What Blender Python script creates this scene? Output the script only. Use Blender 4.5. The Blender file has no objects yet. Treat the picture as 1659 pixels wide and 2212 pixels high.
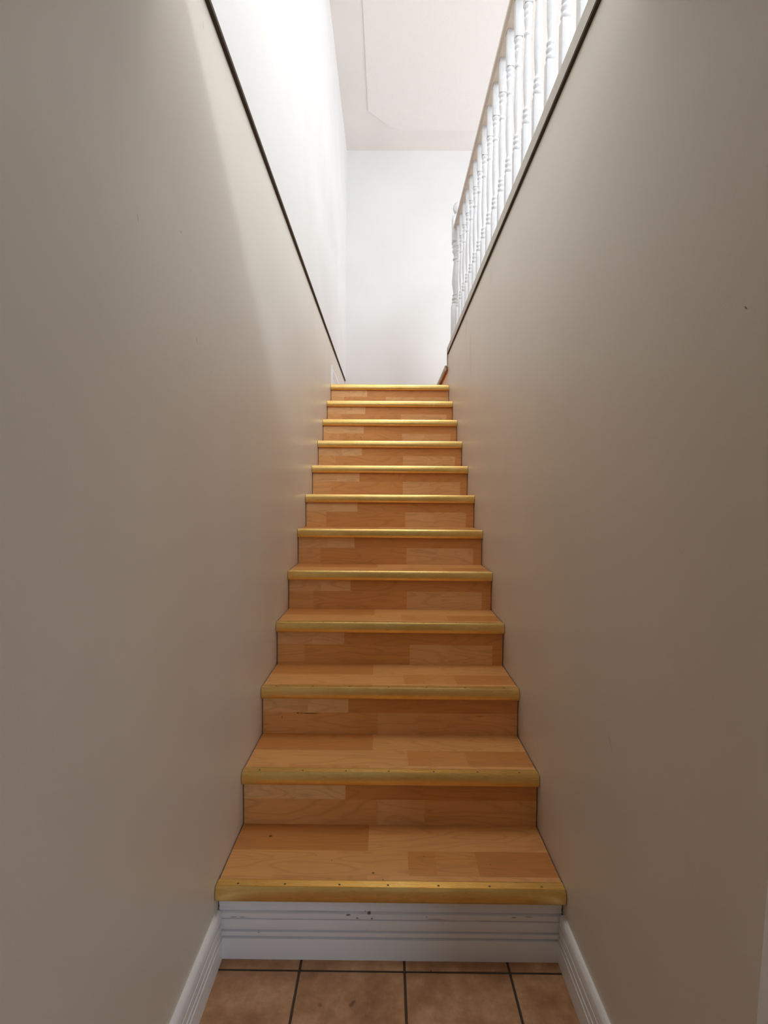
import bpy, bmesh, math, random
from mathutils import Vector, Matrix
random.seed(7)
S = bpy.context.scene
COL = S.collection

# ------------------------------------------------------------------ camera
F_PX = 1100.0
cam_d = bpy.data.cameras.new('camera')
cam = bpy.data.objects.new('camera', cam_d); COL.objects.link(cam)
cam_d.sensor_fit = 'HORIZONTAL'; cam_d.sensor_width = 36.0
cam_d.lens = 36.0 * F_PX / 1659.0
cam_d.clip_start = 0.02
PITCH, YAW, ROLL = 0.03062, -0.00549, 0.00723
cy, sy = math.cos(YAW), math.sin(YAW)
cp, sp = math.cos(PITCH), math.sin(PITCH)
cr, sr = math.cos(ROLL), math.sin(ROLL)
R0 = Vector((cy, -sy, 0)); FH = Vector((sy, cy, 0)); UZ = Vector((0, 0, 1))
FW = cp * FH - sp * UZ; U0 = sp * FH + cp * UZ
RR = cr * R0 + sr * U0; UU = -sr * R0 + cr * U0
M = Matrix.Identity(4)
for i in range(3):
    M[i][0], M[i][1], M[i][2] = RR[i], UU[i], -FW[i]
M[0][3], M[1][3], M[2][3] = -0.01718, 0.0, 1.2696
cam.matrix_world = M
S.camera = cam

# ------------------------------------------------------------------ light and exposure
S.view_settings.view_transform = 'Standard'
S.view_settings.look = 'None'
S.view_settings.gamma = 1.0
S.view_settings.use_curve_mapping = False
S.view_settings.exposure = 0.25
w = bpy.data.worlds.new('sky'); S.world = w; w.use_nodes = True
w.node_tree.nodes['Background'].inputs[0].default_value = (0.75, 0.86, 1.0, 1)
w.node_tree.nodes['Background'].inputs[1].default_value = 0.6
try:
    S.cycles.max_bounces = 14; S.cycles.diffuse_bounces = 10; S.cycles.glossy_bounces = 6
    S.cycles.sample_clamp_indirect = 6.0
    S.cycles.use_denoising = True
except Exception:
    pass

def area(name, loc, rot, sx, sy_, energy, col):
    d = bpy.data.lights.new(name, 'AREA'); d.shape = 'RECTANGLE'
    d.size = sx; d.size_y = sy_; d.energy = energy; d.color = col
    o = bpy.data.objects.new(name, d); COL.objects.link(o)
    o.location = loc; o.rotation_euler = rot
    return o
# daylight through the upstairs window in the front wall (behind and above the viewer)
area('upstairs_window_daylight', (1.95, -1.66, 4.475), (math.radians(80), 0, 0), 2.1, 0.55, 120, (0.80, 0.905, 1.0))
# daylight through the wide upstairs window on the right
area('upstairs_side_window_daylight', (4.13, 4.1, 3.40), (0, math.radians(90), 0), 1.5, 2.3, 66, (0.85, 0.92, 1.0))
# added overhead fill for the stairwell; the ceiling has no opening here
area('overhead_fill_light', (0.30, 1.9, 4.86), (0, 0, 0), 0.8, 1.3, 22, (1.0, 0.975, 0.94))
# daylight through the glazed entrance in the lower hall, behind the viewer on the right
area('entrance_daylight', (1.80, -1.70, 1.15), (math.radians(90), 0, 0), 1.1, 1.7, 17, (0.78, 0.88, 1.0))

# ------------------------------------------------------------------ dimensions (metres, floor = 0)
W2 = 0.475                      # half width between the stair walls
Y0, RUN, RISE, OV = 1.3378, 0.2515, 0.17763, 0.0234
Z0 = 0.2094                     # top of the first tread
N = 12
def ny(k): return Y0 + k * RUN  # nosing front
def nz(k): return Z0 + k * RISE
ZL = nz(11)                     # landing
ZF = 2.486      # upper floor
YB, ZC = 5.438, 4.885           # back wall, upper ceiling
YE = 4.20                       # end of right stair wall
YH = 1.03                       # edge of the upper floor over the lower hall
YFRONT = -1.70

# ------------------------------------------------------------------ mesh helpers
def new_obj(name, bm, mat, parent=None, smooth=None, loc=None):
    """link bm as one mesh object; loc = origin in world space (bm is given in world space)"""
    bm.normal_update()
    if smooth is not None:
        for f in bm.faces: f.smooth = True
        for e in bm.edges:
            if len(e.link_faces) == 2:
                e.smooth = e.calc_face_angle(0) < math.radians(smooth)
    me = bpy.data.meshes.new(name)
    if loc is not None:
        bmesh.ops.translate(bm, verts=bm.verts, vec=-Vector(loc))
    bm.to_mesh(me); bm.free()
    for m in (mat if isinstance(mat, (list, tuple)) else [mat]):
        me.materials.append(m)
    o = bpy.data.objects.new(name, me); COL.objects.link(o)
    if parent is not None:
        o.parent = parent
        if loc is not None: o.location = Vector(loc) - parent.location
        else: o.location = -Vector(parent.location)
    elif loc is not None:
        o.location = loc
    return o

def box(bm, x0, x1, y0, y1, z0, z1, bev=0.0, mi=0):
    vs = [bm.verts.new((x, y, z)) for x in (x0, x1) for y in (y0, y1) for z in (z0, z1)]
    idx = ((0, 1, 3, 2), (4, 6, 7, 5), (0, 4, 5, 1), (2, 3, 7, 6), (0, 2, 6, 4), (1, 5, 7, 3))
    fs = [bm.faces.new([vs[i] for i in f]) for f in idx]
    for f in fs: f.material_index = mi
    if bev > 0:
        es = list({e for f in fs for e in f.edges})
        r = bmesh.ops.bevel(bm, geom=es, offset=bev, segments=2, affect='EDGES', profile=0.5)
        for f in r['faces']: f.material_index = mi
    return fs

def boxbm(*a, **k):
    bm = bmesh.new(); box(bm, *a, **k); return bm

def extrude_profile(bm, prof, axis, a0, a1, fn):
    """prof: closed list of 2D points; fn(u, v, a) -> 3D; swept from a0 to a1"""
    r0 = [bm.verts.new(fn(u, v, a0)) for u, v in prof]
    r1 = [bm.verts.new(fn(u, v, a1)) for u, v in prof]
    n = len(prof)
    for i in range(n):
        bm.faces.new((r0[i], r0[(i + 1) % n], r1[(i + 1) % n], r1[i]))
    bm.faces.new(list(reversed(r0))); bm.faces.new(r1)
    bmesh.ops.recalc_face_normals(bm, faces=bm.faces)

def lathe(bm, cx, cy_, prof, seg=20):
    rings = []
    for r, z in prof:
        if r < 1e-5:
            rings.append([bm.verts.new((cx, cy_, z))])
        else:
            rings.append([bm.verts.new((cx + r * math.cos(2 * math.pi * i / seg), cy_ + r * math.sin(2 * math.pi * i / seg), z)) for i in range(seg)])
    for a, b in zip(rings, rings[1:]):
        for i in range(seg):
            j = (i + 1) % seg
            if len(a) == 1 and len(b) == 1: continue
            if len(a) == 1: bm.faces.new((a[0], b[j], b[i]))
            elif len(b) == 1: bm.faces.new((a[i], a[j], b[0]))
            else: bm.faces.new((a[i], a[j], b[j], b[i]))
    if len(rings[0]) > 1: bm.faces.new(list(reversed(rings[0])))
    if len(rings[-1]) > 1: bm.faces.new(rings[-1])

def tag(o, label, cat, kind=None, group=None):
    o['label'] = label; o['category'] = cat
    if kind: o['kind'] = kind
    if group: o['group'] = group
    return o
def struct(name, bm, mat, label, cat, loc=None, smooth=None):
    return tag(new_obj(name, bm, mat, None, smooth, loc), label, cat, 'structure')
def empty(name, loc):
    o = bpy.data.objects.new(name, None); COL.objects.link(o); o.location = loc
    o.empty_display_size = 0.1
    return o

# ------------------------------------------------------------------ materials
class NT:
    def __init__(s, name):
        s.m = bpy.data.materials.new(name); s.m.use_nodes = True
        s.t = s.m.node_tree; s.b = s.t.nodes['Principled BSDF']
    def n(s, typ, **kw):
        nd = s.t.nodes.new(typ)
        for k, v in kw.items(): setattr(nd, k, v)
        return nd
    def l(s, a, b): s.t.links.new(a, b)
    def val(s, sock, v):
        if hasattr(v, 'links'): s.l(v, sock)
        else: sock.default_value = v
    def math(s, op, a, b=0.0, c=None, clamp=False):
        nd = s.n('ShaderNodeMath', operation=op, use_clamp=clamp)
        s.val(nd.inputs[0], a); s.val(nd.inputs[1], b)
        if c is not None: s.val(nd.inputs[2], c)
        return nd.outputs[0]
    def pos(s): return s.n('ShaderNodeNewGeometry').outputs['Position']
    def mapping(s, vec, scale=(1, 1, 1), loc=(0, 0, 0)):
        nd = s.n('ShaderNodeMapping'); s.l(vec, nd.inputs['Vector'])
        nd.inputs['Scale'].default_value = scale; nd.inputs['Location'].default_value = loc
        return nd.outputs[0]
    def noise(s, vec, scale, detail=3, rough=0.55, dist=0.0):
        nd = s.n('ShaderNodeTexNoise'); s.l(vec, nd.inputs['Vector'])
        nd.inputs['Scale'].default_value = scale; nd.inputs['Detail'].default_value = detail
        nd.inputs['Roughness'].default_value = rough; nd.inputs['Distortion'].default_value = dist
        return nd.outputs['Fac']
    def mapr(s, v, a, b, c, d):
        nd = s.n('ShaderNodeMapRange'); s.l(v, nd.inputs[0])
        for i, x in enumerate((a, b, c, d)): nd.inputs[i + 1].default_value = x
        return nd.outputs[0]
    def mix(s, fac, a, b, mode='MIX'):
        nd = s.n('ShaderNodeMix', data_type='RGBA', blend_type=mode)
        s.val(nd.inputs[0], fac)
        for sock, v in ((nd.inputs[6], a), (nd.inputs[7], b)):
            if hasattr(v, 'links'): s.l(v, sock)
            else: sock.default_value = (*v, 1)
        return nd.outputs[2]
    def ramp(s, fac, stops):
        nd = s.n('ShaderNodeValToRGB'); s.l(fac, nd.inputs[0])
        cr_ = nd.color_ramp
        while len(cr_.elements) < len(stops): cr_.elements.new(0.5)
        for e, (p, c) in zip(cr_.elements, stops): e.position = p; e.color = (*c, 1)
        return nd.outputs[0]
    def bump(s, h, strength, dist=0.002):
        nd = s.n('ShaderNodeBump'); s.l(h, nd.inputs['Height'])
        nd.inputs['Strength'].default_value = strength; nd.inputs['Distance'].default_value = dist
        s.l(nd.outputs[0], s.b.inputs['Normal'])
    def out(s, col, rough=0.6, metal=0.0, spec=0.5):
        s.val(s.b.inputs['Base Color'], col if hasattr(col, 'links') else (*col, 1))
        s.val(s.b.inputs['Roughness'], rough)
        s.b.inputs['Metallic'].default_value = metal
        s.b.inputs['Specular IOR Level'].default_value = spec
        return s.m
    def marks(s, pos, ax, items):
        """stains: sum of small soft ellipses on a plane; ax = names of the two axes; item = (u, v, ru, rv, angle_deg, strength)"""
        sep = s.n('ShaderNodeSeparateXYZ'); s.l(pos, sep.inputs[0])
        U, V = sep.outputs[ax[0]], sep.outputs[ax[1]]
        total = None
        wob = s.noise(pos, 160, 2)
        for (u, v, ru, rv, ang, st) in items:
            c, q = math.cos(math.radians(ang)), math.sin(math.radians(ang))
            du = s.math('SUBTRACT', U, u); dv = s.math('SUBTRACT', V, v)
            a = s.math('ADD', s.math('MULTIPLY', du, c / ru), s.math('MULTIPLY', dv, q / ru))
            b = s.math('ADD', s.math('MULTIPLY', du, -q / rv), s.math('MULTIPLY', dv, c / rv))
            d = s.math('ADD', s.math('MULTIPLY', a, a), s.math('MULTIPLY', b, b))
            d = s.math('ADD', d, s.math('MULTIPLY', s.math('SUBTRACT', wob, 0.5), 1.2))
            f = s.math('MULTIPLY', s.mapr(d, 0.25, 1.1, 1, 0), st)
            total = f if total is None else s.math('MAXIMUM', total, f)
        return total

def wall_paint(name, col, items=None, ax='YZ', rough=0.42, spec=0.45):
    t = NT(name); p = t.pos()
    big = t.noise(p, 2.3, 3)
    c = t.mix(t.mapr(big, 0.3, 0.7, 0, 1), tuple(x * 0.97 for x in col), tuple(min(1, x * 1.02) for x in col))
    if items:
        c = t.mix(t.marks(p, ax, items), c, (0.16, 0.13, 0.11))
    t.bump(t.noise(p, 260, 4, 0.6), 0.12, 0.0015)
    return t.out(c, rough, spec=spec)

CREAM = (0.655, 0.602, 0.522)
M_wl = wall_paint('cream_wall_paint_left', CREAM, [
    (0.942, 1.7746, 0.0016, 0.009, 15, 0.5), (1.137, 1.8486, 0.002, 0.004, 15, 0.55), (1.193, 1.790, 0.002, 0.006, 50, 0.3),
    (1.279, 2.419, 0.0015, 0.011, 14, 0.6), (1.228, 1.640, 0.0017, 0.011, 22, 0.5), (1.331, 1.590, 0.002, 0.003, 0, 0.6), (2.06, 0.70, 0.002, 0.005, 0, 0.6)])
M_wr = wall_paint('cream_wall_paint_right', CREAM, [
    (3.25, 2.337, 0.03, 0.07, 4, 0.16), (3.076, 2.165, 0.025, 0.10, 4, 0.17), (3.05, 2.05, 0.03, 0.07, 4, 0.12), (2.489, 2.326, 0.05, 0.04, 0, 0.06),
    (0.712, 1.5326, 0.0016, 0.0045, -45, 1.0), (1.100, 0.735, 0.0012, 0.022, -32, 0.5)])
M_wu = wall_paint('pale_upstairs_paint', (0.695, 0.685, 0.67), rough=0.6, spec=0.3)
M_cl = wall_paint('warm_white_ceiling', (0.76, 0.715, 0.69), rough=0.85, spec=0.2)
def stipple():
    t = NT('stippled_ceiling'); p = t.pos()
    t.bump(t.noise(p, 55, 5, 0.65), 0.6, 0.006)
    return t.out((0.785, 0.745, 0.72), 0.9, spec=0.2)
M_st = stipple()

def white_trim():
    t = NT('white_trim_paint'); p = t.pos()
    c = t.mix(t.mapr(t.noise(p, 14, 4), 0.4, 0.75, 0, 0.35), (0.82, 0.83, 0.85), (0.70, 0.68, 0.66))
    return t.out(c, 0.38, spec=0.5)
M_trim = white_trim()
def chipped_trim():
    t = NT('chipped_white_trim_paint'); p = t.pos()
    items = [(-0.115, 0.121, 0.008, 0.0025, 4, 0.9), (-0.09, 0.113, 0.004, 0.003, 0, 0.9), (-0.068, 0.128, 0.003, 0.0025, 0, 1),
             (-0.058, 0.124, 0.006, 0.002, 5, 0.9), (-0.050, 0.112, 0.003, 0.003, 0, 0.9), (-0.03, 0.108, 0.002, 0.002, 0, 0.8),
             (0.10, 0.118, 0.003, 0.002, 0, 0.6), (-0.43, 0.112, 0.012, 0.0018, 0, 0.7), (-0.405, 0.112, 0.010, 0.0018, 0, 0.7),
             (0.125, 0.112, 0.03, 0.0018, 0, 0.55), (0.34, 0.119, 0.009, 0.002, 0, 0.7), (0.38, 0.121, 0.012, 0.002, 0, 0.5),
             (-0.22, 0.128, 0.09, 0.0016, 0, 0.45), (-0.36, 0.072, 0.003, 0.002, 0, 0.5), (-0.28, 0.060, 0.003, 0.002, 0, 0.5)]
    c = t.mix(t.marks(p, 'XZ', items), (0.80, 0.82, 0.86), (0.13, 0.10, 0.08))
    return t.out(c, 0.4, spec=0.5)
M_chip = chipped_trim()
def simple(name, col, rough, metal=0.0, spec=0.5):
    t = NT(name); p = t.pos()
    c = t.mix(t.mapr(t.noise(p, 30, 3), 0.3, 0.7, 0, 1), tuple(x * 0.93 for x in col), tuple(min(1, x * 1.04) for x in col))
    return t.out(c, rough, metal, spec)
M_bal = simple('glossy_white_baluster_paint', (0.60, 0.60, 0.61), 0.3)
M_rail = simple('taupe_handrail_paint', (0.56, 0.49, 0.42), 0.4)
M_fascia = simple('greige_edge_paint', (0.50, 0.46, 0.395), 0.5)
M_dark = simple('dark_brown_gap_shade', (0.075, 0.055, 0.04), 0.8, spec=0.2)  # dark colour stands in for shade in the gaps under the ledges
M_grout = simple('dark_grout', (0.075, 0.055, 0.04), 0.9, spec=0.2)
M_screw = simple('dull_brass_screw', (0.16, 0.10, 0.04), 0.5, 0.8)
M_carpet = simple('pale_upstairs_floor', (0.74, 0.71, 0.67), 0.8, spec=0.2)
M_void = simple('rough_subfloor_wood', (0.10, 0.07, 0.05), 0.9, spec=0.1)

def brass():
    t = NT('brushed_gold_aluminium'); p = t.pos()
    st = t.noise(t.mapping(p, (1.2, 60, 60)), 14, 4, 0.6)
    blot = t.noise(p, 9, 3)
    c = t.mix(t.mapr(blot, 0.35, 0.7, 0, 1), (0.86, 0.575, 0.185), (0.92, 0.66, 0.25))
    c = t.mix(t.mapr(st, 0.62, 0.8, 0, 0.4), c, (0.42, 0.27, 0.09))
    t.bump(st, 0.05, 0.0006)
    return t.out(c, t.mapr(st, 0.3, 0.7, 0.25, 0.36), 0.86)
M_brass = brass()

def laminate(name, items=None, ax='XY'):
    t = NT(name); p = t.pos()
    at = t.n('ShaderNodeAttribute'); at.attribute_name = 'tone'
    sp_ = t.n('ShaderNodeSeparateColor'); t.l(at.outputs['Color'], sp_.inputs[0])
    tone, seed = sp_.outputs[0], sp_.outputs[1]
    cmb = t.n('ShaderNodeCombineXYZ'); t.l(t.math('MULTIPLY', seed, 7.0), cmb.inputs[0]); t.l(t.math('MULTIPLY', seed, 31.0), cmb.inputs[1])
    ad = t.n('ShaderNodeVectorMath', operation='ADD'); t.l(p, ad.inputs[0]); t.l(cmb.outputs[0], ad.inputs[1])
    q = ad.outputs[0]
    base = t.ramp(tone, [(0.0, (0.47, 0.178, 0.044)), (0.3, (0.63, 0.275, 0.075)), (0.55, (0.75, 0.385, 0.135)), (1.0, (0.86, 0.58, 0.30))])
    # cathedral figure and fine pores
    ct = t.noise(t.mapping(q, (2.6, 15, 15)), 1.0, 1.5, 0.4, 0.3)
    fr = t.math('FRACT', t.math('MULTIPLY', ct, 9.0))
    fig = t.mapr(t.math('ABSOLUTE', t.math('SUBTRACT', fr, 0.5)), 0.0, 0.22, 1, 0)
    fine = t.noise(t.mapping(q, (4, 120, 120)), 4, 4, 0.6)
    cloud = t.noise(t.mapping(q, (2.5, 9, 9)), 1.6, 3)
    c = t.mix(t.math('MULTIPLY', fig, 0.22), base, (0.27, 0.11, 0.035))
    c = t.mix(t.math('MULTIPLY', t.mapr(fine, 0.45, 0.75, 0, 1), 0.22), c, (0.30, 0.13, 0.045))
    c = t.mix(t.math('MULTIPLY', t.mapr(cloud, 0.35, 0.7, 0, 1), 0.25), c, (0.56, 0.27, 0.10))
    if items:
        c = t.mix(t.marks(p, ax, items), c, (0.05, 0.025, 0.012))
    return t.out(c, t.mapr(fine, 0.3, 0.7, 0.33, 0.42), spec=0.4)
M_lam = laminate('beech_strip_laminate')
M_lam_a = laminate('beech_strip_laminate_specked', [
    (-0.372, 1.553, 0.006, 0.006, 0, 0.9), (-0.048, 1.402, 0.004, 0.004, 0, 0.8), (-0.02, 1.377, 0.003, 0.003, 0, 0.8),
    (-0.17, 1.45, 0.003, 0.003, 0, 0.6), (0.10, 1.47, 0.003, 0.003, 0, 0.5), (-0.22, 1.47, 0.002, 0.002, 0, 0.6), (0.29, 1.44, 0.003, 0.003, 0, 0.4)])
M_lam_r = laminate('beech_strip_laminate_scratched', [
    (-0.30, 0.463, 0.045, 0.0022, -1.5, 0.8), (-0.342, 0.464, 0.006, 0.0028, 0, 0.9), (-0.40, 0.448, 0.0015, 0.006, 0, 0.7),
    (0.335, 0.458, 0.022, 0.0018, 0, 0.45)], 'XZ')
M_lam_s = laminate('beech_strip_laminate_nicked', [
    (-0.29, nz(8) + 0.058, 0.003, 0.006, 0, 0.6), (-0.205, nz(8) + 0.055, 0.003, 0.005, 30, 0.8), (-0.2, nz(8) + 0.045, 0.004, 0.003, 0, 0.8)], 'XZ')

def terracotta():
    t = NT('mottled_terracotta_tile'); p = t.pos()
    a = t.noise(p, 7, 5, 0.6); b = t.noise(p, 26, 4, 0.65)
    c = t.ramp(t.math('ADD', t.math('MULTIPLY', a, 0.65), t.math('MULTIPLY', b, 0.35)),
               [(0.32, (0.24, 0.115, 0.050)), (0.5, (0.42, 0.225, 0.110)), (0.66, (0.60, 0.37, 0.205))])
    c = t.mix(t.marks(p, 'XY', [(-0.095, 1.235, 0.012, 0.006, 50, 0.6), (-0.175, 1.232, 0.006, 0.006, 0, 0.4), (0.11, 1.327, 0.003, 0.003, 0, 0.7)]), c, (0.05, 0.025, 0.015))
    t.bump(a, 0.2, 0.002)
    return t.out(c, t.mapr(b, 0.3, 0.7, 0.42, 0.6), spec=0.4)
M_tile = terracotta()

# ------------------------------------------------------------------ the setting
# lower hall tiles: one mesh, each tile a bevelled slab over dark grout
bm = bmesh.new()
box(bm, -0.60, 2.45, -1.95, YB + 0.05, -0.06, -0.0025, mi=1)
T, G = 0.2815, 0.0062
gx0, gy0 = 0.0395, 1.324
for i in range(-3, 9):
    for j in range(-12, 2):
        x0, x1 = gx0 + i * T + G / 2, gx0 + (i + 1) * T - G / 2
        y0, y1 = gy0 + (j - 1) * T + G / 2, gy0 + j * T - G / 2
        x0, x1 = max(x0, -0.55), min(x1, 2.42); y0, y1 = max(y0, -1.9), min(y1, Y0 + 0.03)
        if x1 - x0 > 0.02 and y1 - y0 > 0.012:
            box(bm, x0, x1, y0, y1, -0.012, 0.0, bev=0.002)
struct('floor', bm, [M_tile, M_grout], 'brown terracotta tiled floor at the foot of the stairs', 'floor', smooth=50)

struct('wall_left', boxbm(-0.62, -W2, YFRONT - 0.2, YB + 0.1, -0.06, 2.62), M_wl, 'cream wall on the left of the stairs, below the dark line', 'wall')
struct('wall_left_upper', boxbm(-0.62, -W2 + 0.0115, YFRONT - 0.2, YB + 0.1, 2.4985, ZC + 0.1), M_wu, 'pale upper wall on the left, above the dark line', 'wall')
struct('trim_1', boxbm(-W2, -W2 + 0.0108, YFRONT, YB, 2.4885, 2.4985), M_dark, 'thin strip painted dark as gap shade along the left wall', 'trim')
struct('wall_back', boxbm(-0.62, 4.3, YB, YB + 0.12, -0.06, ZC + 0.1), M_wu, 'bright white wall behind the top landing', 'wall')
struct('wall_right', boxbm(W2, W2 + 0.11, 0.64, YE, -0.06, 2.434), M_wr, 'cream wall on the right of the stairs, under the white balusters', 'wall')
struct('ceiling', boxbm(-0.62, 4.3, YFRONT - 0.2, YB + 0.1, ZC, ZC + 0.12), M_cl, 'smooth border of the upstairs ceiling', 'ceiling')
# stippled field with a clipped corner
bm = bmesh.new()
pts = [(-0.2205, YFRONT + 0.25), (-0.2205, 4.885), (-0.002, 5.110), (0.25, 5.140), (3.7, 5.140), (3.7, YFRONT + 0.25)]
pts = [(-0.2205, YFRONT + 0.25), (-0.2205, 4.885), (-0.160, 4.945), (-0.010, 5.095), (0.09, 5.138), (3.7, 5.138), (3.7, YFRONT + 0.25)]
lo = [bm.verts.new((x, y, ZC - 0.005)) for x, y in pts]; hi = [bm.verts.new((x, y, ZC + 0.01)) for x, y in pts]
bm.faces.new(lo); bm.faces.new(list(reversed(hi)))
for i in range(len(pts)):
    j = (i + 1) % len(pts); bm.faces.new((lo[i], hi[i], hi[j], lo[j]))
bmesh.ops.recalc_face_normals(bm, faces=bm.faces)
struct('ceiling_field', bm, M_st, 'stippled field of the upstairs ceiling with a clipped corner', 'ceiling')

# upper floor slab around the stairwell (L shape), its edge boards
bm = bmesh.new()
box(bm, W2, 4.3, YH, YE, 2.434, ZF)
box(bm, -W2, 4.3, YFRONT - 0.2, YH, 2.30, ZF)
box(bm, 0.74, 4.3, YE, YB, 2.30, ZF)
struct('floor_upper', bm, M_carpet, 'upstairs floor around the stairwell', 'floor')
XF = W2 - 0.0100
bm = bmesh.new()
prof = [(W2 + 0.004, 2.4375), (W2 + 0.004, ZF + 0.004), (XF + 0.004, ZF + 0.004), (XF + 0.001, ZF + 0.001), (XF, ZF - 0.003), (XF, 2.4375)]
extrude_profile(bm, prof, 'Y', YH, YE + 0.012, lambda u, v, a: (u, a, v))
struct('trim_2', bm, M_fascia, 'greige edge board under the white balusters, top of the right wall', 'trim')
struct('trim_3', boxbm(XF + 0.0012, W2, YH, YE + 0.002, 2.4315, 2.4375), M_dark, 'strip painted dark as shade under the edge board of the right wall', 'trim')
# corner bead at the end of the right wall
bm = bmesh.new()
box(bm, W2 - 0.010, W2 + 0.10, YE - 0.002, YE + 0.014, ZL + 0.165, 2.4315, bev=0.002)
struct('trim_4', bm, M_fascia, 'narrow upright corner strip at the far end of the right wall', 'trim')
struct('wall_right_under', boxbm(W2 + 0.02, W2 + 0.11, YE, YB, -0.06, ZL), M_wr, 'wall closing the space under the landing', 'wall')
# header side of the stairwell
struct('wall_front_upper', None or (lambda: (lambda b: (box(b, -0.62, 0.90, YFRONT - 0.12, YFRONT, ZF, ZC), box(b, 3.0, 4.3, YFRONT - 0.12, YFRONT, ZF, ZC), box(b, 0.90, 3.0, YFRONT - 0.12, YFRONT, ZF, 4.20), box(b, 0.90, 3.0, YFRONT - 0.12, YFRONT, 4.75, ZC), b)[-1])(bmesh.new()))(), M_wu, 'upstairs front wall around the window', 'wall')
bm = bmesh.new()
box(bm, 4.18, 4.30, YFRONT, 2.93, ZF, ZC); box(bm, 4.18, 4.30, 5.27, YB, ZF, ZC)
box(bm, 4.18, 4.30, 2.93, 5.27, ZF, 2.63); box(bm, 4.18, 4.30, 2.93, 5.27, 4.17, ZC)
struct('wall_right_upper', bm, M_wu, 'upstairs wall far to the right, around the wide window', 'wall')
bm = bmesh.new()
for (a, b, c, d) in ((2.93, 2.98, 2.63, 4.17), (5.22, 5.27, 2.63, 4.17), (2.98, 5.22, 2.63, 2.68), (2.98, 5.22, 4.12, 4.17), (4.08, 4.12, 2.68, 4.12)):
    box(bm, 4.20, 4.25, a, b, c, d)
struct('window_3', bm, M_bal, 'white frame of the wide upstairs window on the right', 'window')
bm = bmesh.new()
for (a, b, c, d) in ((0.90, 0.94, 4.20, 4.75), (2.96, 3.0, 4.20, 4.75), (0.94, 2.96, 4.20, 4.24), (0.94, 2.96, 4.71, 4.75), (1.93, 1.97, 4.24, 4.71)):
    box(bm, a, b, YFRONT - 0.10, YFRONT - 0.05, c, d)
struct('window_1', bm, M_bal, 'white frame of the upstairs window', 'window')
bm = bmesh.new()
for (a, b, c, d) in ((-0.17, -0.10, 1.18, 2.62), (0.70, 0.77, 1.18, 2.62), (-0.10, 0.70, 1.18, 1.25), (-0.10, 0.70, 2.55, 2.62)):
    box(bm, a, b, c, d, ZC - 0.04, ZC)
struct('fill_light_frame', bm, M_bal, 'white frame around the added fill light over the stairwell', 'window')  # ring made up to go with the overhead fill, on an uncut ceiling
# lower hall and side room behind the viewer
bm = bmesh.new()
box(bm, -0.62, 1.22, YFRONT - 0.2, YFRONT - 0.08, -0.06, 2.30); box(bm, 2.38, 2.5, YFRONT - 0.2, YFRONT - 0.08, -0.06, 2.30)
box(bm, 1.22, 2.38, YFRONT - 0.2, YFRONT - 0.08, -0.06, 0.25); box(bm, 1.22, 2.38, YFRONT - 0.2, YFRONT - 0.08, 2.05, 2.30)
struct('wall_front', bm, M_wl, 'lower hall wall behind the viewer', 'wall')
struct('wall_side_room', boxbm(W2 + 0.11, 2.5, 0.95, 1.05, -0.06, 2.30), M_wl, 'end wall of the lower hall', 'wall')
struct('wall_hall_right', boxbm(2.40, 2.5, YFRONT - 0.1, 1.0, -0.06, 2.30), M_wl, 'far right wall of the lower hall', 'wall')
bm = bmesh.new()
for (a, b, c, d) in ((1.22, 1.27, 0.25, 2.05), (2.33, 2.38, 0.25, 2.05), (1.27, 2.33, 0.25, 0.30), (1.27, 2.33, 2.00, 2.05), (1.78, 1.82, 0.30, 2.00)):
    box(bm, a, b, YFRONT - 0.16, YFRONT - 0.10, c, d)
struct('window_2', bm, M_bal, 'white frame of the glazed entrance in the lower hall', 'window')

# top landing: floor, step up to the right
bm = bmesh.new()
box(bm, -W2, W2 + 0.02, ny(11) + OV + 0.017, YB, ZL - 0.10, ZL)
box(bm, -W2, W2, ny(11) + 0.013, ny(11) + OV + 0.017, ZL - 0.026, ZL)
struct('floor_landing', bm, M_lam, 'wood landing at the top of the stairs', 'floor')

# ------------------------------------------------------------------ skirting boards
def skirt_profile(h):
    """(thickness, height) outline of the stepped colonial skirting"""
    k = h / 0.137
    return [(0, 0), (0.0170, 0), (0.0170, 0.0545 * k), (0.0160, 0.0570 * k), (0.0040, 0.0580 * k), (0.0040, 0.0605 * k), (0.0135, 0.0625 * k), (0.0140, 0.0680 * k), (0.0130, 0.0735 * k),
            (0.0030, 0.0745 * k), (0.0030, 0.0770 * k), (0.0110, 0.0785 * k), (0.0122, 0.084 * k), (0.0115, 0.0950 * k), (0.0085, 0.1045 * k), (0.0015, 0.1055 * k), (0.0015, 0.1080 * k), (0.0098, 0.1090 * k), (0.0105, 0.1150 * k),
            (0.0095, 0.1225 * k), (0.0070, 0.1245 * k), (0.0005, 0.1250 * k), (0.0005, 0.1278 * k), (0.0062, 0.1290 * k), (0.0055, 0.1340 * k), (0.0030, h), (0, h)]
def side_profile(h):
    k = h / 0.137
    return [(0, 0), (0.0160, 0), (0.0160, 0.056 * k), (0.0040, 0.0580 * k), (0.0040, 0.0612 * k), (0.0150, 0.0640 * k), (0.0150, 0.0740 * k), (0.0030, 0.0755 * k),
            (0.0030, 0.0788 * k), (0.0140, 0.0810 * k), (0.0140, 0.0980 * k), (0.0020, 0.1000 * k), (0.0020, 0.1035 * k), (0.0135, 0.1060 * k), (0.0130, 0.1240 * k), (0.0110, 0.1320 * k), (0.0065, h), (0, h)]
YBRD = Y0 + 0.034
bm = bmesh.new()
fp = [(t, z) for t, z in skirt_profile(0.137)][:-1] + [(0.0030, 0.141), (0.0060, 0.1435), (0.0060, 0.172), (0, 0.172)]
extrude_profile(bm, fp, 'X', -W2 + 0.004, W2 - 0.004, lambda u, v, a: (a, YBRD - u, v))
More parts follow.
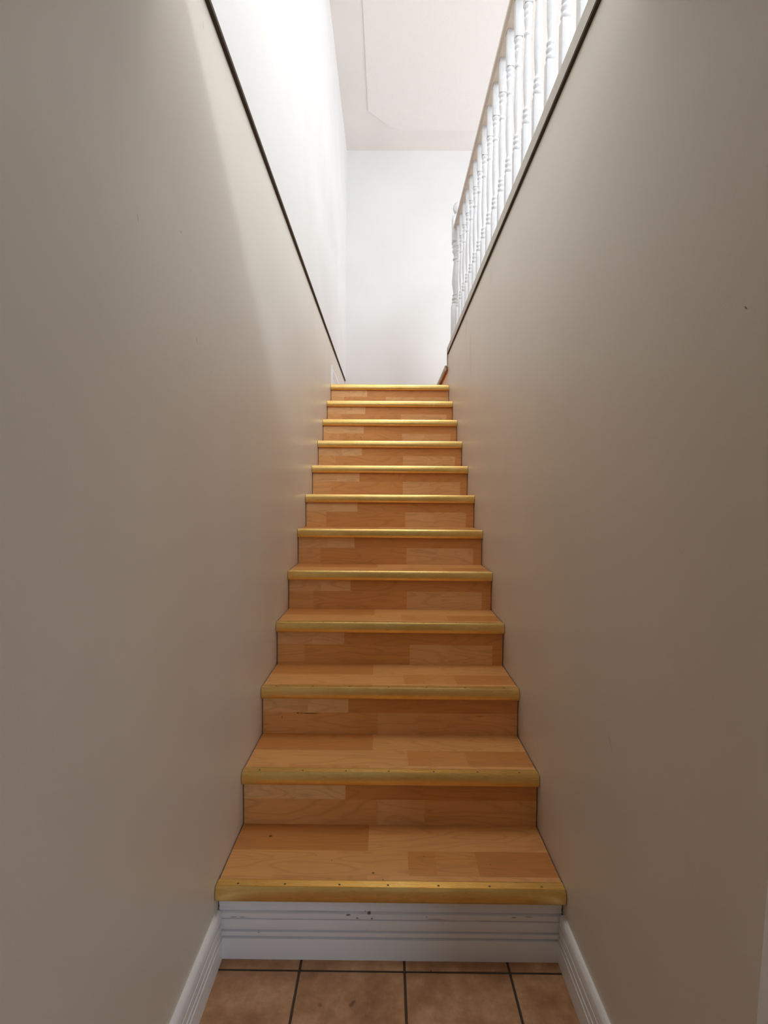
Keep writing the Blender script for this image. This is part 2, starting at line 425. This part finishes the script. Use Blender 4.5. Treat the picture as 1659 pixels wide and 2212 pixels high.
struct('baseboard_front', bm, M_chip, 'chipped white moulded board closing the bottom of the first step', 'skirting board', smooth=35)
bm = bmesh.new()
extrude_profile(bm, side_profile(0.137), 'Y', YFRONT, YBRD - 0.017, lambda u, v, a: (-W2 + u, a, v))
struct('baseboard_left', bm, M_trim, 'white skirting board along the left wall by the tiles', 'skirting board', smooth=35)
bm = bmesh.new()
extrude_profile(bm, side_profile(0.134), 'Y', 0.70, YBRD - 0.017, lambda u, v, a: (W2 - u, a, v))
struct('baseboard_right', bm, M_trim, 'white skirting board along the right wall by the tiles', 'skirting board', smooth=35)
bm = bmesh.new()
extrude_profile(bm, side_profile(0.150), 'Y', ny(11) + 0.034, YB, lambda u, v, a: (-W2 + u, a, ZL + v))
box(bm, -W2, -W2 + 0.0165, ny(11) + 0.020, ny(11) + 0.034, ZL, ZL + 0.158)
struct('baseboard_landing', bm, M_trim, 'white skirting board on the left of the top landing', 'skirting board', smooth=35)
# casing of the doorway just beside the viewer, slightly out of plumb
bm = bmesh.new()
ce = [(2.10, 0.620), (0.80, 0.620), (0.0, 0.667)]
for (za, ya), (zb, yb_) in zip(ce, ce[1:]):
    lo = [bm.verts.new(c) for c in ((W2 - 0.016, ya - 0.085, za), (W2 - 0.016, ya, za), (W2 - 0.0005, ya, za), (W2 - 0.0005, ya - 0.085, za))]
    hi = [bm.verts.new(c) for c in ((W2 - 0.016, yb_ - 0.085, zb), (W2 - 0.016, yb_, zb), (W2 - 0.0005, yb_, zb), (W2 - 0.0005, yb_ - 0.085, zb))]
    for i in range(4):
        j = (i + 1) % 4; bm.faces.new((lo[i], lo[j], hi[j], hi[i]))
bmesh.ops.remove_doubles(bm, verts=bm.verts, dist=1e-5)
bmesh.ops.recalc_face_normals(bm, faces=bm.faces)
struct('door_1', bm, M_trim, 'white door casing at the right edge, beside the foot of the stairs', 'door')

# ------------------------------------------------------------------ staircase
stair = empty('staircase', (0, Y0, 0))
tag(stair, 'straight flight of wood laminate stairs with gold nosings between cream walls', 'staircase')

def quads(bm, blocks, fn, tl):
    """blocks: (u0, u1, v0, v1, tone); fn maps (u, v) to 3D; flush boards with hairline joints"""
    for (u0, u1, v0, v1, tone) in blocks:
        vs = [bm.verts.new(fn(u, v)) for u, v in ((u0, v0), (u1, v0), (u1, v1), (u0, v1))]
        f = bm.faces.new(vs)
        s = random.random()
        for lp in f.loops: lp[tl] = (tone, s, 0, 1)

WN = W2 - 0.0035
def X(f): return -WN + 2 * WN * f
def riser(k):
    zb, zt = nz(k - 1), nz(k) - 0.001
    h = zt - zb; y = ny(k) + OV
    js = lambda: random.uniform(-0.004, 0.004)
    jt = lambda: random.uniform(-0.03, 0.03)
    lt = {1: 0.345, 2: 0.335, 3: 0.295}.get(k, 0.305) + js()
    cut = {1: 0.458, 2: 0.452, 11: 0.465}.get(k, 0.588 + js())
    m = zb + h * {1: 0.470, 2: 0.455}.get(k, 0.475)        # joint of the lower wide strips
    sp = 0.52 + js() * 5
    d = {1: (-0.04), 2: 0.0}.get(k, 0.02)
    bl = [(X(0), X(lt * sp), m, zt, 0.80 + jt()), (X(lt * sp), X(lt), m, zt, 0.88 + jt()),
          (X(lt), X(1), m, zt, 0.37 + d + jt())]
    if k in (1, 2):
        bl += [(X(0), X(cut), zb, m, 0.56 + jt()), (X(cut), X(cut + 0.16), zb, m, 0.76 + jt()), (X(cut + 0.16), X(1), zb, m, 0.64 + jt())]
    elif k == 11:
        bl += [(X(0), X(0.11), zb, m, 0.66), (X(0.11), X(cut), zb, m, 0.42), (X(cut), X(1), zb, m, 0.74)]
    else:
        bl += [(X(0), X(0.12), zb, m, 0.60 + jt()), (X(0.12), X(cut), zb, m, 0.46 + jt()), (X(cut), X(cut + 0.17), zb, m, 0.80 + jt()), (X(cut + 0.17), X(0.955), zb, m, 0.77 + jt()), (X(0.955), X(1), zb, m, 0.42)]
    bm = bmesh.new(); tl = bm.loops.layers.float_color.new('tone')
    quads(bm, bl, lambda u, v: (u, y, v), tl)
    # body behind the face
    for f in box(bm, -WN, WN, y + 0.0004, y + 0.016, zb - 0.02, zt):
        for lp in f.loops: lp[tl] = (0.3, 0.5, 0, 1)
    return new_obj('riser', bm, {2: M_lam_r, 9: M_lam_s}.get(k, M_lam), stair, loc=(0, y, zb))

def tread(k):
    z = nz(k); yf, yr = ny(k) + 0.013, ny(k) + RUN + OV
    jt = lambda: random.uniform(-0.025, 0.025); js = lambda: random.uniform(-0.006, 0.006)
    a, b, c = yr - 0.121, yr - 0.221, yr - 0.2415        # joints counted from the riser
    c1, c2, c3 = 0.432 + js(), 0.56 + js(), 0.43 + js()
    bl = [(X(0), X(c1), a, yr, 0.22 + jt()), (X(c1), X(1), a, yr, 0.52 + jt()),
          (X(0), X(c2), b, a, 0.50 + jt()), (X(c2), X(c2 + 0.085), b, a, 0.27 + jt()), (X(c2 + 0.085), X(c2 + 0.21), b, a, 0.36 + jt()), (X(c2 + 0.21), X(1), b, a, 0.16 + jt()),
          (X(0), X(0.15), yf, b, 0.52), (X(0.15), X(c3), yf, b, 0.38 + jt()), (X(c3), X(1), yf, b, 0.56 + jt())]
    bm = bmesh.new(); tl = bm.loops.layers.float_color.new('tone')
    quads(bm, bl, lambda u, v: (u, v, z), tl)
    for f in box(bm, -WN, WN, yf, yr, z - 0.026, z - 0.0004):
        for lp in f.loops: lp[tl] = (0.3, 0.5, 0, 1)
    return new_obj('tread', bm, M_lam_a if k == 0 else M_lam, stair, loc=(0, yf, z))

def nosing_mesh(x0, x1):
    bm = bmesh.new()
    prof = [(0.035, -0.0015), (0.035, 0.0016)]
    y = 0.0335
    for i in range(5):                                   # fine ribs of the flange
        prof += [(y, 0.0019), (y - 0.0026, 0.0019), (y - 0.0031, 0.0009), (y - 0.0041, 0.0009)]
        y -= 0.0046
    prof += [(0.0100, 0.0019), (0.0090, 0.0029), (0.0068, 0.0031), (0.0061, 0.0024)]
    for i in range(15):                                  # bulging front
        an = math.radians(62 - i * 9.6)
        prof.append((0.0105 - 0.0105 * math.cos(an), -0.0215 + 0.0260 * math.sin(an) * (1 if i < 7 else 0.75)))
    prof += [(0.0100, -0.0408), (0.0145, -0.0405), (0.0152, -0.0395), (0.0135, -0.0300), (0.0125, -0.0015)]
    extrude_profile(bm, prof, 'X', x0, x1, lambda u, v, a: (a, u, v))
    return bm
def screw_bm(r=0.0032):
    bm = bmesh.new()
    lathe(bm, 0, 0, [(r, -0.001), (r, 0.0006), (r * 0.8, 0.0011), (0.0, 0.0013)], 10)
    return bm
SCR = [-0.4215 + i * 0.1392 for i in range(7)]
nos0 = screw0 = None
for k in range(N):
    if k: riser(k)
    if k < N - 1: tread(k)
    loc = (0, ny(k), nz(k))
    if nos0 is None:
        nos0 = new_obj('stair_nosing', nosing_mesh(-W2 + 0.0022, W2 - 0.0022), M_brass, stair, smooth=40)
        nos = nos0
    else:
        nos = nos0.copy(); COL.objects.link(nos); nos.parent = stair
    nos.location = Vector(loc) - stair.location
    for i, xs in enumerate(SCR):
        if screw0 is None:
            screw0 = new_obj('screw', screw_bm(), M_screw, nos, smooth=40); sc = screw0
        else:
            sc = screw0.copy(); COL.objects.link(sc); sc.parent = nos
        sc.location = (xs + random.uniform(-0.006, 0.006), 0.0175, 0.0012)
# rough carcass closing the space under the flight
for o in (nos0,): pass

# short step up from the landing to the right
step = empty('landing_step', (W2, YE, ZL))
tag(step, 'low wood step up to the right of the top landing', 'step')
bm = bmesh.new(); tl = bm.loops.layers.float_color.new('tone')
quads(bm, [(YE + 0.0, 4.75, ZL, ZL + RISE, 0.92), (4.75, YB, ZL, ZL + RISE, 0.85)], lambda u, v: (W2 - 0.0005, u, v), tl)
for f in bm.faces:
    f.normal_flip()
for f in box(bm, W2, W2 + 0.02, YE + 0.0, YB, ZL, ZL + RISE):
    for lp in f.loops: lp[tl] = (0.6, 0.2, 0, 1)
new_obj('riser', bm, M_lam, step)
bm = bmesh.new(); tl = bm.loops.layers.float_color.new('tone')
for f in box(bm, W2 - 0.018, 0.76, YE + 0.016, YB, ZL + RISE - 0.026, ZL + RISE):
    for lp in f.loops: lp[tl] = (0.5, 0.2, 0, 1)
new_obj('tread', bm, M_lam, step)
bm = nosing_mesh(YE + 0.0, YB)
for v in bm.verts: v.co = Vector((W2 - 0.030 + v.co.y, v.co.x, ZL + RISE + v.co.z))
bmesh.ops.recalc_face_normals(bm, faces=bm.faces)
new_obj('stair_nosing', bm, M_fascia, step, smooth=40)
bm = bmesh.new(); tl = bm.loops.layers.float_color.new('tone')
for f in box(bm, 0.725, 0.74, YE + 0.0, YB, ZL + RISE, ZF):
    for lp in f.loops: lp[tl] = (0.55, 0.4, 0, 1)
new_obj('riser', bm, M_lam, step)

# ------------------------------------------------------------------ balustrade
XB = 0.5375
rail = empty('balustrade', (XB, YE, ZF))
tag(rail, 'white turned balustrade with a taupe handrail on top of the right wall', 'balustrade')
ZR = 3.412                        # underside of the handrail

def square(bm, cx, cyy, s, z0, z1, bev=0.0015):
    box(bm, cx - s / 2, cx + s / 2, cyy - s / 2, cyy + s / 2, z0, z1, bev=bev)
def baluster_bm():
    bm = bmesh.new(); s = 0.034; r = s / 2
    square(bm, 0, 0, s, ZF, 2.772); square(bm, 0, 0, s, 3.250, ZR + 0.004)
    lathe(bm, 0, 0, [(0.0125, 2.766), (0.0125, 2.774), (0.0165, 2.779), (0.0180, 2.786), (0.0165, 2.793), (0.0130, 2.797), (0.0130, 2.801), (0.0160, 2.806), (0.0172, 2.811),
                     (0.0160, 2.817), (0.0125, 2.821), (0.0125, 2.825), (0.0150, 2.829), (0.0158, 2.833), (0.0145, 2.838), (0.0110, 2.843), (0.0108, 2.850), (0.0130, 2.880), (0.0152, 2.920),
                     (0.0162, 2.955), (0.0160, 2.990), (0.0150, 3.035), (0.0130, 3.085), (0.0112, 3.120), (0.0110, 3.124), (0.0145, 3.128), (0.0155, 3.133), (0.0145, 3.139),
                     (0.0112, 3.143), (0.0110, 3.150), (0.0125, 3.168), (0.0150, 3.182), (0.0160, 3.190), (0.0150, 3.197), (0.0125, 3.201), (0.0125, 3.205), (0.0158, 3.210), (0.0168, 3.216),
                     (0.0158, 3.222), (0.0130, 3.226), (0.0130, 3.230), (0.0165, 3.235), (0.0178, 3.241), (0.0165, 3.248), (0.0130, 3.252), (0.0130, 3.256)], 18)
    bmesh.ops.translate(bm, verts=bm.verts, vec=(0, 0, -ZF))
    return bm
bal0 = None
for k in range(-8, 13):
    y = 2.265 + 0.152 * k
    if bal0 is None:
        bal0 = new_obj('baluster', baluster_bm(), M_bal, rail, smooth=35); b = bal0
    else:
        b = bal0.copy(); COL.objects.link(b); b.parent = rail
    b.location = (0, y - YE, 0)
# newel post with a turned vase and a ball cap
bm = bmesh.new(); NX, NY = XB + 0.002, YE
s = 0.084
square(bm, NX, NY, s, ZF - 0.09, 2.832, 0.003); square(bm, NX, NY, s, 3.330, 3.535, 0.004)
lathe(bm, NX, NY, [(0.030, 2.826), (0.030, 2.834), (0.038, 2.840), (0.041, 2.848), (0.038, 2.856), (0.031, 2.860), (0.031, 2.865), (0.038, 2.872), (0.040, 2.880), (0.037, 2.890), (0.030, 2.896), (0.030, 2.902),
                   (0.035, 2.908), (0.034, 2.914), (0.030, 2.920), (0.032, 2.950), (0.038, 2.985), (0.041, 3.010), (0.040, 3.045), (0.035, 3.100), (0.029, 3.160), (0.027, 3.186), (0.034, 3.191), (0.036, 3.198), (0.033, 3.205),
                   (0.027, 3.210), (0.027, 3.222), (0.032, 3.240), (0.038, 3.250), (0.041, 3.262), (0.038, 3.274), (0.034, 3.278), (0.036, 3.285), (0.042, 3.295), (0.042, 3.308), (0.038, 3.316), (0.038, 3.322), (0.042, 3.326), (0.042, 3.336)], 28)
lathe(bm, NX, NY, [(0.040, 3.530), (0.034, 3.543), (0.024, 3.551), (0.020, 3.556), (0.020, 3.562), (0.028, 3.570), (0.036, 3.586), (0.039, 3.604), (0.036, 3.624), (0.027, 3.641), (0.014, 3.651), (0.0, 3.654)], 28)
new_obj('newel_post', bm, M_bal, rail, smooth=35, loc=(NX, NY, ZF))
# handrail: moulded section
bm = bmesh.new()
hp = [(-0.022, 0), (-0.022, 0.010), (-0.034, 0.016), (-0.036, 0.026), (-0.033, 0.040), (-0.024, 0.052), (-0.010, 0.058), (0.010, 0.058), (0.024, 0.052), (0.033, 0.040), (0.036, 0.026), (0.034, 0.016), (0.022, 0.010), (0.022, 0)]
extrude_profile(bm, hp, 'Y', YH, YE - 0.036, lambda u, v, a: (XB + u, a, ZR + v))
o = new_obj('handrail', bm, M_rail, rail, smooth=40); o['label'] = 'taupe handrail'
